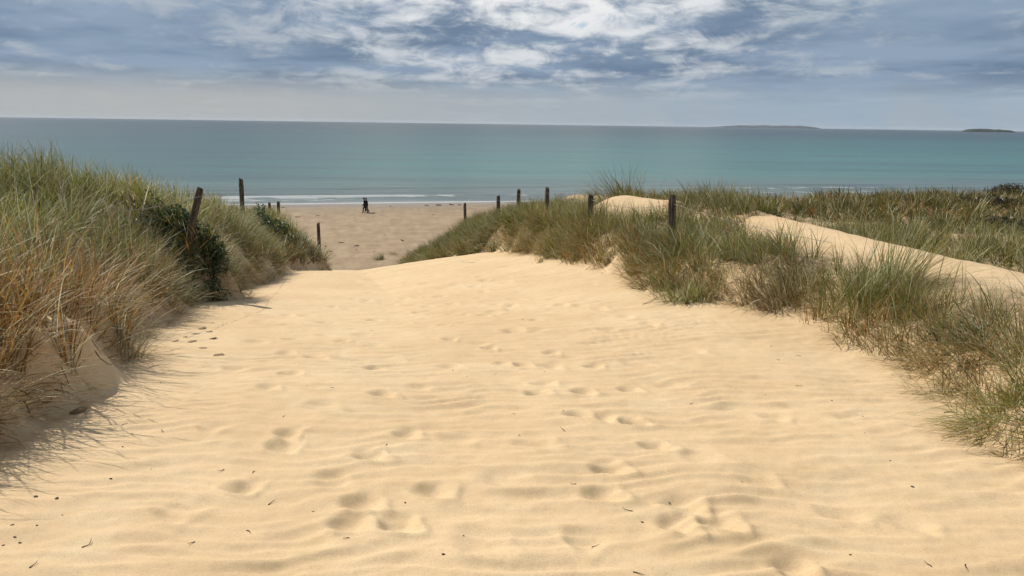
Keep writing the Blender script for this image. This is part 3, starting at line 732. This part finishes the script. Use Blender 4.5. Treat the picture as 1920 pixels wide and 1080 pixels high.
wire(POSTS['l1'][0], at(225, 396, 9.6), .04, 'fence wire running from the leaning post into the grass on the left')

# ------------------------------------------------------------------ litter on the sand
def lump_mesh(seed, flat=.6, sub=2):
    bm = bmesh.new(); bmesh.ops.create_icosphere(bm, subdivisions=sub, radius=1.0); rs = np.random.default_rng(seed)
    o1 = rs.uniform(0, 50)
    for v in bm.verts:
        n_ = float(pnoise(np.array([v.co.x * 1.3 + o1 + v.co.z]), np.array([v.co.y * 1.3 - o1 + v.co.z * .7]))[0])
        v.co *= 1 + .35 * n_; v.co.z *= flat
    me = bpy.data.meshes.new('lump'); bm.to_mesh(me); bm.free(); return me
LUMPS = [lump_mesh(k, (.7, .55, .35, .8)[k % 4], 1 if k < 4 else 2) for k in range(8)]
MESHM = {}
def lump(name, px_, py_, size, mt, label, cat, group=None, k=None, xy=None, sink=.3, asp=(1, 1, 1)):
    x, y = xy if xy else hit(px_, py_); k = random.randrange(4) if k is None else k
    key = (k, mt.name)
    if key not in MESHM: MESHM[key] = LUMPS[k].copy(); MESHM[key].materials.append(mt)
    o = bpy.data.objects.new(name, MESHM[key]); col.objects.link(o); o.location = (x, y, gz(x, y) + size * sink * asp[2])
    o.scale = tuple(size * a for a in asp); o.rotation_euler = (random.uniform(-.2, .2), random.uniform(-.2, .2), random.uniform(0, 6.28))
    return tag(o, label, cat, group)
lump('sand_clod', 147, 772, .05, M_CLOD, 'rounded sand clod at the edge of the shade below the left dune', 'clod', k=5, asp=(1.3, .9, .8))
for a, b, lab in ((67, 934, 'larger dark pebble near the left edge of the sand'), (107, 938, 'dark pebble just right of the larger pebble near left edge'), (246, 811, 'lone dark pebble on open sand right of the left dune shade'), (510, 499, 'dark stone at the foot of the far left scarp'), (1711, 913, 'dark pebble on the rippled sand at lower right')):
    lump('pebble', a, b, .011 if b > 600 else .05, M_STONE, lab, 'pebble', asp=(1.3, .9, .7))
for a, b in ((6, 1016), (37, 1012), (25, 1004), (20, 985), (68, 985), (118, 965), (210, 899), (283, 876), (230, 838), (182, 800), (303, 803), (291, 702), (300, 718), (575, 722), (574, 701), (586, 958), (830, 1042), (870, 1004), (760, 944), (710, 856), (875, 706), (812, 646), (850, 695), (927, 700), (1020, 699), (1056, 774), (1206, 976), (1256, 935), (1595, 1040), (1669, 863), (1394, 903), (1383, 726), (1438, 740), (1562, 753), (1615, 781), (1619, 813), (1170, 706), (1024, 580), (792, 554)):
    lump('pebble', a + random.uniform(-3, 3), b, random.uniform(.004, .008), M_STONE, 'tiny dark speck of shell or stone lying on the open sand', 'pebble', 'dark specks scattered over the sand', asp=(1.4, .8, .7))
for a, b in ((395, 606), (377, 615), (392, 623), (365, 627), (347, 632), (327, 640), (398, 634), (380, 653), (410, 667), (345, 612), (360, 640)):
    lump('sand_clod', a, b, random.uniform(.03, .05), M_CLOD, 'dark crusted sand flake among the broken flakes below the left scarp', 'clod', 'crusted flakes below the left scarp', k=2, asp=(1.5, .8, .6), sink=.15)
def twig(px_, py_, length, label, group=None, rad=.0022, ang=None, stand=.15):
    x, y = hit(px_, py_); a = random.uniform(0, 6.28) if ang is None else ang; n = 7
    P_ = []; cx, cy = x, y
    for k in range(n):
        P_.append((cx - x, cy - y, gz(cx, cy) - gz(x, y) + rad + length * stand * (k / n) ** 1.5)); a += random.gauss(0, .32)
        cx += math.cos(a) * length / n; cy += math.sin(a) * length / n
    o = tube('twig', P_, np.linspace(rad, rad * .4, n), M_TWIG, None, 5); o.location = (x, y, gz(x, y))
    return tag(o, label, 'twig', group)
for a, b, ln, lab in ((153, 1024, .09, 'thin dark twig on the sand in the lower left corner'), (1187, 1074, .07, 'short dark twig at the bottom edge of the view'), (1059, 808, .08, 'short twig beside the row of footprints in the middle'), (1186, 956, .07, 'bent twig between the two lowest large footprints'), (503, 944, .06, 'curled twig on the lower left sand beyond the shade'), (1205, 570, .9, 'long thin bent stalk on the sand in front of the jutting tussock'), (890, 492, .5, 'thin dry stalk lying at the sand crest below the ridge')):
    twig(a, b, ln, lab, rad=.0026 if ln < .2 else .004)
for a, b in ((462, 992), (365, 1015), (55, 1064), (105, 1078), (478, 885), (229, 800), (303, 806), (530, 780), (620, 727), (726, 831), (973, 813), (979, 600), (967, 778), (1447, 650), (1462, 676), (1502, 669), (1747, 1061), (1810, 1061), (1294, 757), (1492, 722), (655, 1010), (700, 620), (420, 880), (1080, 905), (1110, 1023)):
    twig(a, b, random.uniform(.035, .075), 'tiny scrap of dry stalk lying on the open sand', 'scraps of stalk on the sand', .0024)
for k in range(10):
    u = random.random(); a = 20 + 240 * u; b = 770 - 130 * u + random.uniform(-50, 25)
    twig(a, b, random.uniform(.08, .26), 'dark dead root sticking out of the sand bank below the left grass', 'dead roots on the left bank', .0035, random.uniform(-2.6, .9), .18)
for a, b, lab in ((1780, 771, 'knot of dark seaweed at the foot of a long arched blade on the right'), (1735, 682, 'flat dark seaweed scrap under the right ridge grass')):
    lump('seaweed_scrap', a, b, .035, M_WEED, lab, 'seaweed', k=6, asp=(1.4, .7, .5))
# beach wrack and the low rocks at the water's edge
for k, (a, b, sz) in enumerate(((665, 461, .5), (700, 470, .3), (640, 455, .28), (622, 472, .35), (690, 452, .25), (560, 407, .5), (598, 405, .4), (533, 389, .55), (720, 441, .2), (731, 387, .35), (812, 403, .35), (668, 469, .2), (755, 452, .3), (610, 462, .25))):
    lump('seaweed_clump', a, b, sz * .55, M_WEED, 'dark strand of seaweed lying on the flat beach beyond the gap', 'seaweed', 'seaweed strands on the beach', asp=(2.2, .6, .22), sink=.1)
for a, b, sz, lab in ((800, 386, 0.44, 'low dark rock at the waterline, leftmost of the shore rocks'), (822, 385, 0.55, 'long low rock at the waterline in the middle of the shore rocks'), (848, 384, 0.39, 'low rock at the waterline near the farthest fence post'), (862, 385, 0.33, 'last low rock at the waterline before the right ridge')):
    lump('shore_rock', a, b, sz, M_STONE, lab, 'rock', k=5, asp=(1.5, .8, .35), sink=.1)

# ------------------------------------------------------------------ the two walkers on the beach
def skinned(name, verts, edges, root, mt, parent, sub=2):
    me = bpy.data.meshes.new(name); me.from_pydata([v[:3] for v in verts], edges, []); o = bpy.data.objects.new(name, me); col.objects.link(o)
    sk = o.modifiers.new('skin', 'SKIN'); sk.use_smooth_shade = True
    for i_, v in enumerate(verts):
        d = me.skin_vertices[0].data[i_]; r_ = v[3] if isinstance(v[3], tuple) else (v[3], v[3]); d.radius = r_; d.use_root = (i_ == root)
    o.modifiers.new('sub', 'SUBSURF').levels = sub
    dg = bpy.context.evaluated_depsgraph_get(); m2 = bpy.data.meshes.new_from_object(o.evaluated_get(dg))
    m2.name = name; m2.materials.clear(); m2.materials.append(mt)
    o.modifiers.clear(); o.data = m2; bpy.data.meshes.remove(me); o.parent = parent
    return o
M_SKIN = mat_plain('skin', (.42, .26, .19), (.46, .29, .21), 20, .55, .05)
M_COAT = mat_plain('dark_coat', (.010, .010, .013), (.018, .018, .022), 30, .85)
M_TROUS = mat_plain('dark_trousers', (.012, .012, .016), (.02, .02, .026), 30, .85)
M_HAIR = mat_plain('dark_hair', (.012, .009, .007), (.03, .02, .015), 60, .6)
M_SHOE = mat_plain('dark_shoe', (.01, .009, .008), (.02, .017, .014), 30, .6)
def person(px_, py_, hgt, label, stride, nod):
    x, y = hit(px_, py_, 200); e = empty('person', (x, y, gz(x, y)), label, 'person', 'walkers on the beach')
    S = hgt / 1.75; s = stride
    # facing -X
    V = [(0, 0, .96, .13), (.0, 0, 1.15, .12), (-.01, 0, 1.34, .15), (-.02, 0, 1.46, .09), (-.03, 0, 1.52, .055), (-.05 - nod * .3, 0, 1.60, .085), (-.07 - nod * .6, 0, 1.68, .095), (-.06 - nod * .8, 0, 1.745, .06),
         (-.15 - nod * .5, 0, 1.615, .03)]
    E = [(0, 1), (1, 2), (2, 3), (3, 4), (4, 5), (5, 6), (6, 7), (5, 8)]
    feet_ = []
    for sd_, ph in ((1, s), (-1, -s)):
        b0 = len(V)
        V += [(0, .09 * sd_, .90, .095), (-.16 * ph - .05, .10 * sd_, .50, .06), (-.24 * ph + (.10 if ph < 0 else 0), .10 * sd_, .10 + (.05 if ph < 0 else 0), .042), (-.24 * ph - .14 + (.10 if ph < 0 else 0), .11 * sd_, .045, .038)]
        E += [(0, b0), (b0, b0 + 1), (b0 + 1, b0 + 2), (b0 + 2, b0 + 3)]; feet_.append((b0, sd_))
        a0 = len(V); sw = -ph * .35
        V += [(-.01, .18 * sd_, 1.42, .065), (.04 + sw * .2, .25 * sd_, 1.14, .045), (-.06 - sw * .5, .24 * sd_, .92, .032), (-.08 - sw * .6, .24 * sd_, .85, .036)]
        E += [(3, a0), (a0, a0 + 1), (a0 + 1, a0 + 2), (a0 + 2, a0 + 3)]
        for f in range(5):
            f0 = len(V); o_ = (f - 2) * .016 if f < 4 else .0
            hx, hy, hzz = V[a0 + 3][:3]; ln = (.075, .085, .08, .065, .055)[f]
            if f < 4: V += [(hx + o_, hy, hzz - .04, .009), (hx + o_ - .006, hy - .008 * sd_, hzz - .04 - ln * .55, .008), (hx + o_ - .004, hy - .022 * sd_, hzz - .04 - ln, .007)]
            else: V += [(hx - .03, hy, hzz + .0, .010), (hx - .05, hy - .01 * sd_, hzz - .03, .009), (hx - .052, hy - .02 * sd_, hzz - .06, .008)]
            E += [(a0 + 3, f0), (f0, f0 + 1), (f0 + 1, f0 + 2)]
    sc_ = lambda vv: [tuple(c * S for c in v[:3]) + ((v[3] * S,) if not isinstance(v[3], tuple) else (tuple(c * S for c in v[3]),)) for v in vv]
    skinned('body', sc_(V), E, 0, M_SKIN, e, 1)
    J = [(0, 0, 1.0, .185), (0, 0, .72, .215), (0, 0, 1.2, .17), (-.01, 0, 1.38, .18), (-.02, 0, 1.48, .10)]
    JE = [(0, 1), (0, 2), (2, 3), (3, 4)]
    for b0, sd_ in feet_:
        a0 = b0 + 4; k = len(J); J += [V[a0][:3] + (.10,), V[a0 + 1][:3] + (.078,), V[a0 + 2][:3] + (.062,)]; JE += [(3, k), (k, k + 1), (k + 1, k + 2)]
    skinned('coat', sc_(J), JE, 0, M_COAT, e, 2)
    for b0, sd_ in feet_:
        skinned('trouser_leg', sc_([V[b0][:3] + (.12,), V[b0 + 1][:3] + (.085,), V[b0 + 2][:3] + (.07,)]), [(0, 1), (1, 2)], 0, M_TROUS, e, 2)
        f1, f2 = V[b0 + 2], V[b0 + 3]
        skinned('shoe', sc_([(f1[0] + .03, f1[1], f1[2] - .02, .052), (f1[0] - .06, f1[1], f2[2] + .01, .05), (f2[0] - .04, f2[1], f2[2] + .002, .042)]), [(0, 1), (1, 2)], 0, M_SHOE, e, 2)
    h_ = V[6]
    skinned('hair', sc_([(h_[0] + .035, 0, h_[2] + .01, .098), (h_[0] + .015, 0, h_[2] + .06, .08), (h_[0] + .07, 0, h_[2] - .10, .07)]), [(0, 1), (0, 2)], 0, M_HAIR, e, 2)
    return e
person(684.5, 399, 1.78, 'taller walker in a long dark coat, head bowed, leading along the beach', 1.0, .10)
person(687.9, 398, 1.70, 'walker in dark jacket and trousers close behind the other walker', .8, .04)

# ------------------------------------------------------------------ sea air
bm = bmesh.new(); bmesh.ops.create_cube(bm, size=1.0); me = bpy.data.meshes.new('haze'); bm.to_mesh(me); bm.free()
hz_o = bpy.data.objects.new('haze', me); col.objects.link(hz_o); hz_o['kind'] = 'stuff'; tag(hz_o, 'thin pale sea haze over the water', 'haze')
ZL, ZH = -28.0, 42.0
hz_o.scale = (46000, 30000, ZH - ZL); hz_o.location = (0, 6000, (ZH + ZL) / 2)
hm = bpy.data.materials.new('sea_haze'); hm.use_nodes = True; hn = NT(hm.node_tree); hn.n.clear()
ho = hn.new('ShaderNodeOutputMaterial'); pv = hn.new('ShaderNodeVolumePrincipled', inp={'Color': (.80, .87, .95, 1), 'Density': 2.6e-5})
hn.l.new(pv.outputs[0], ho.inputs['Volume']); me.materials.append(hm)
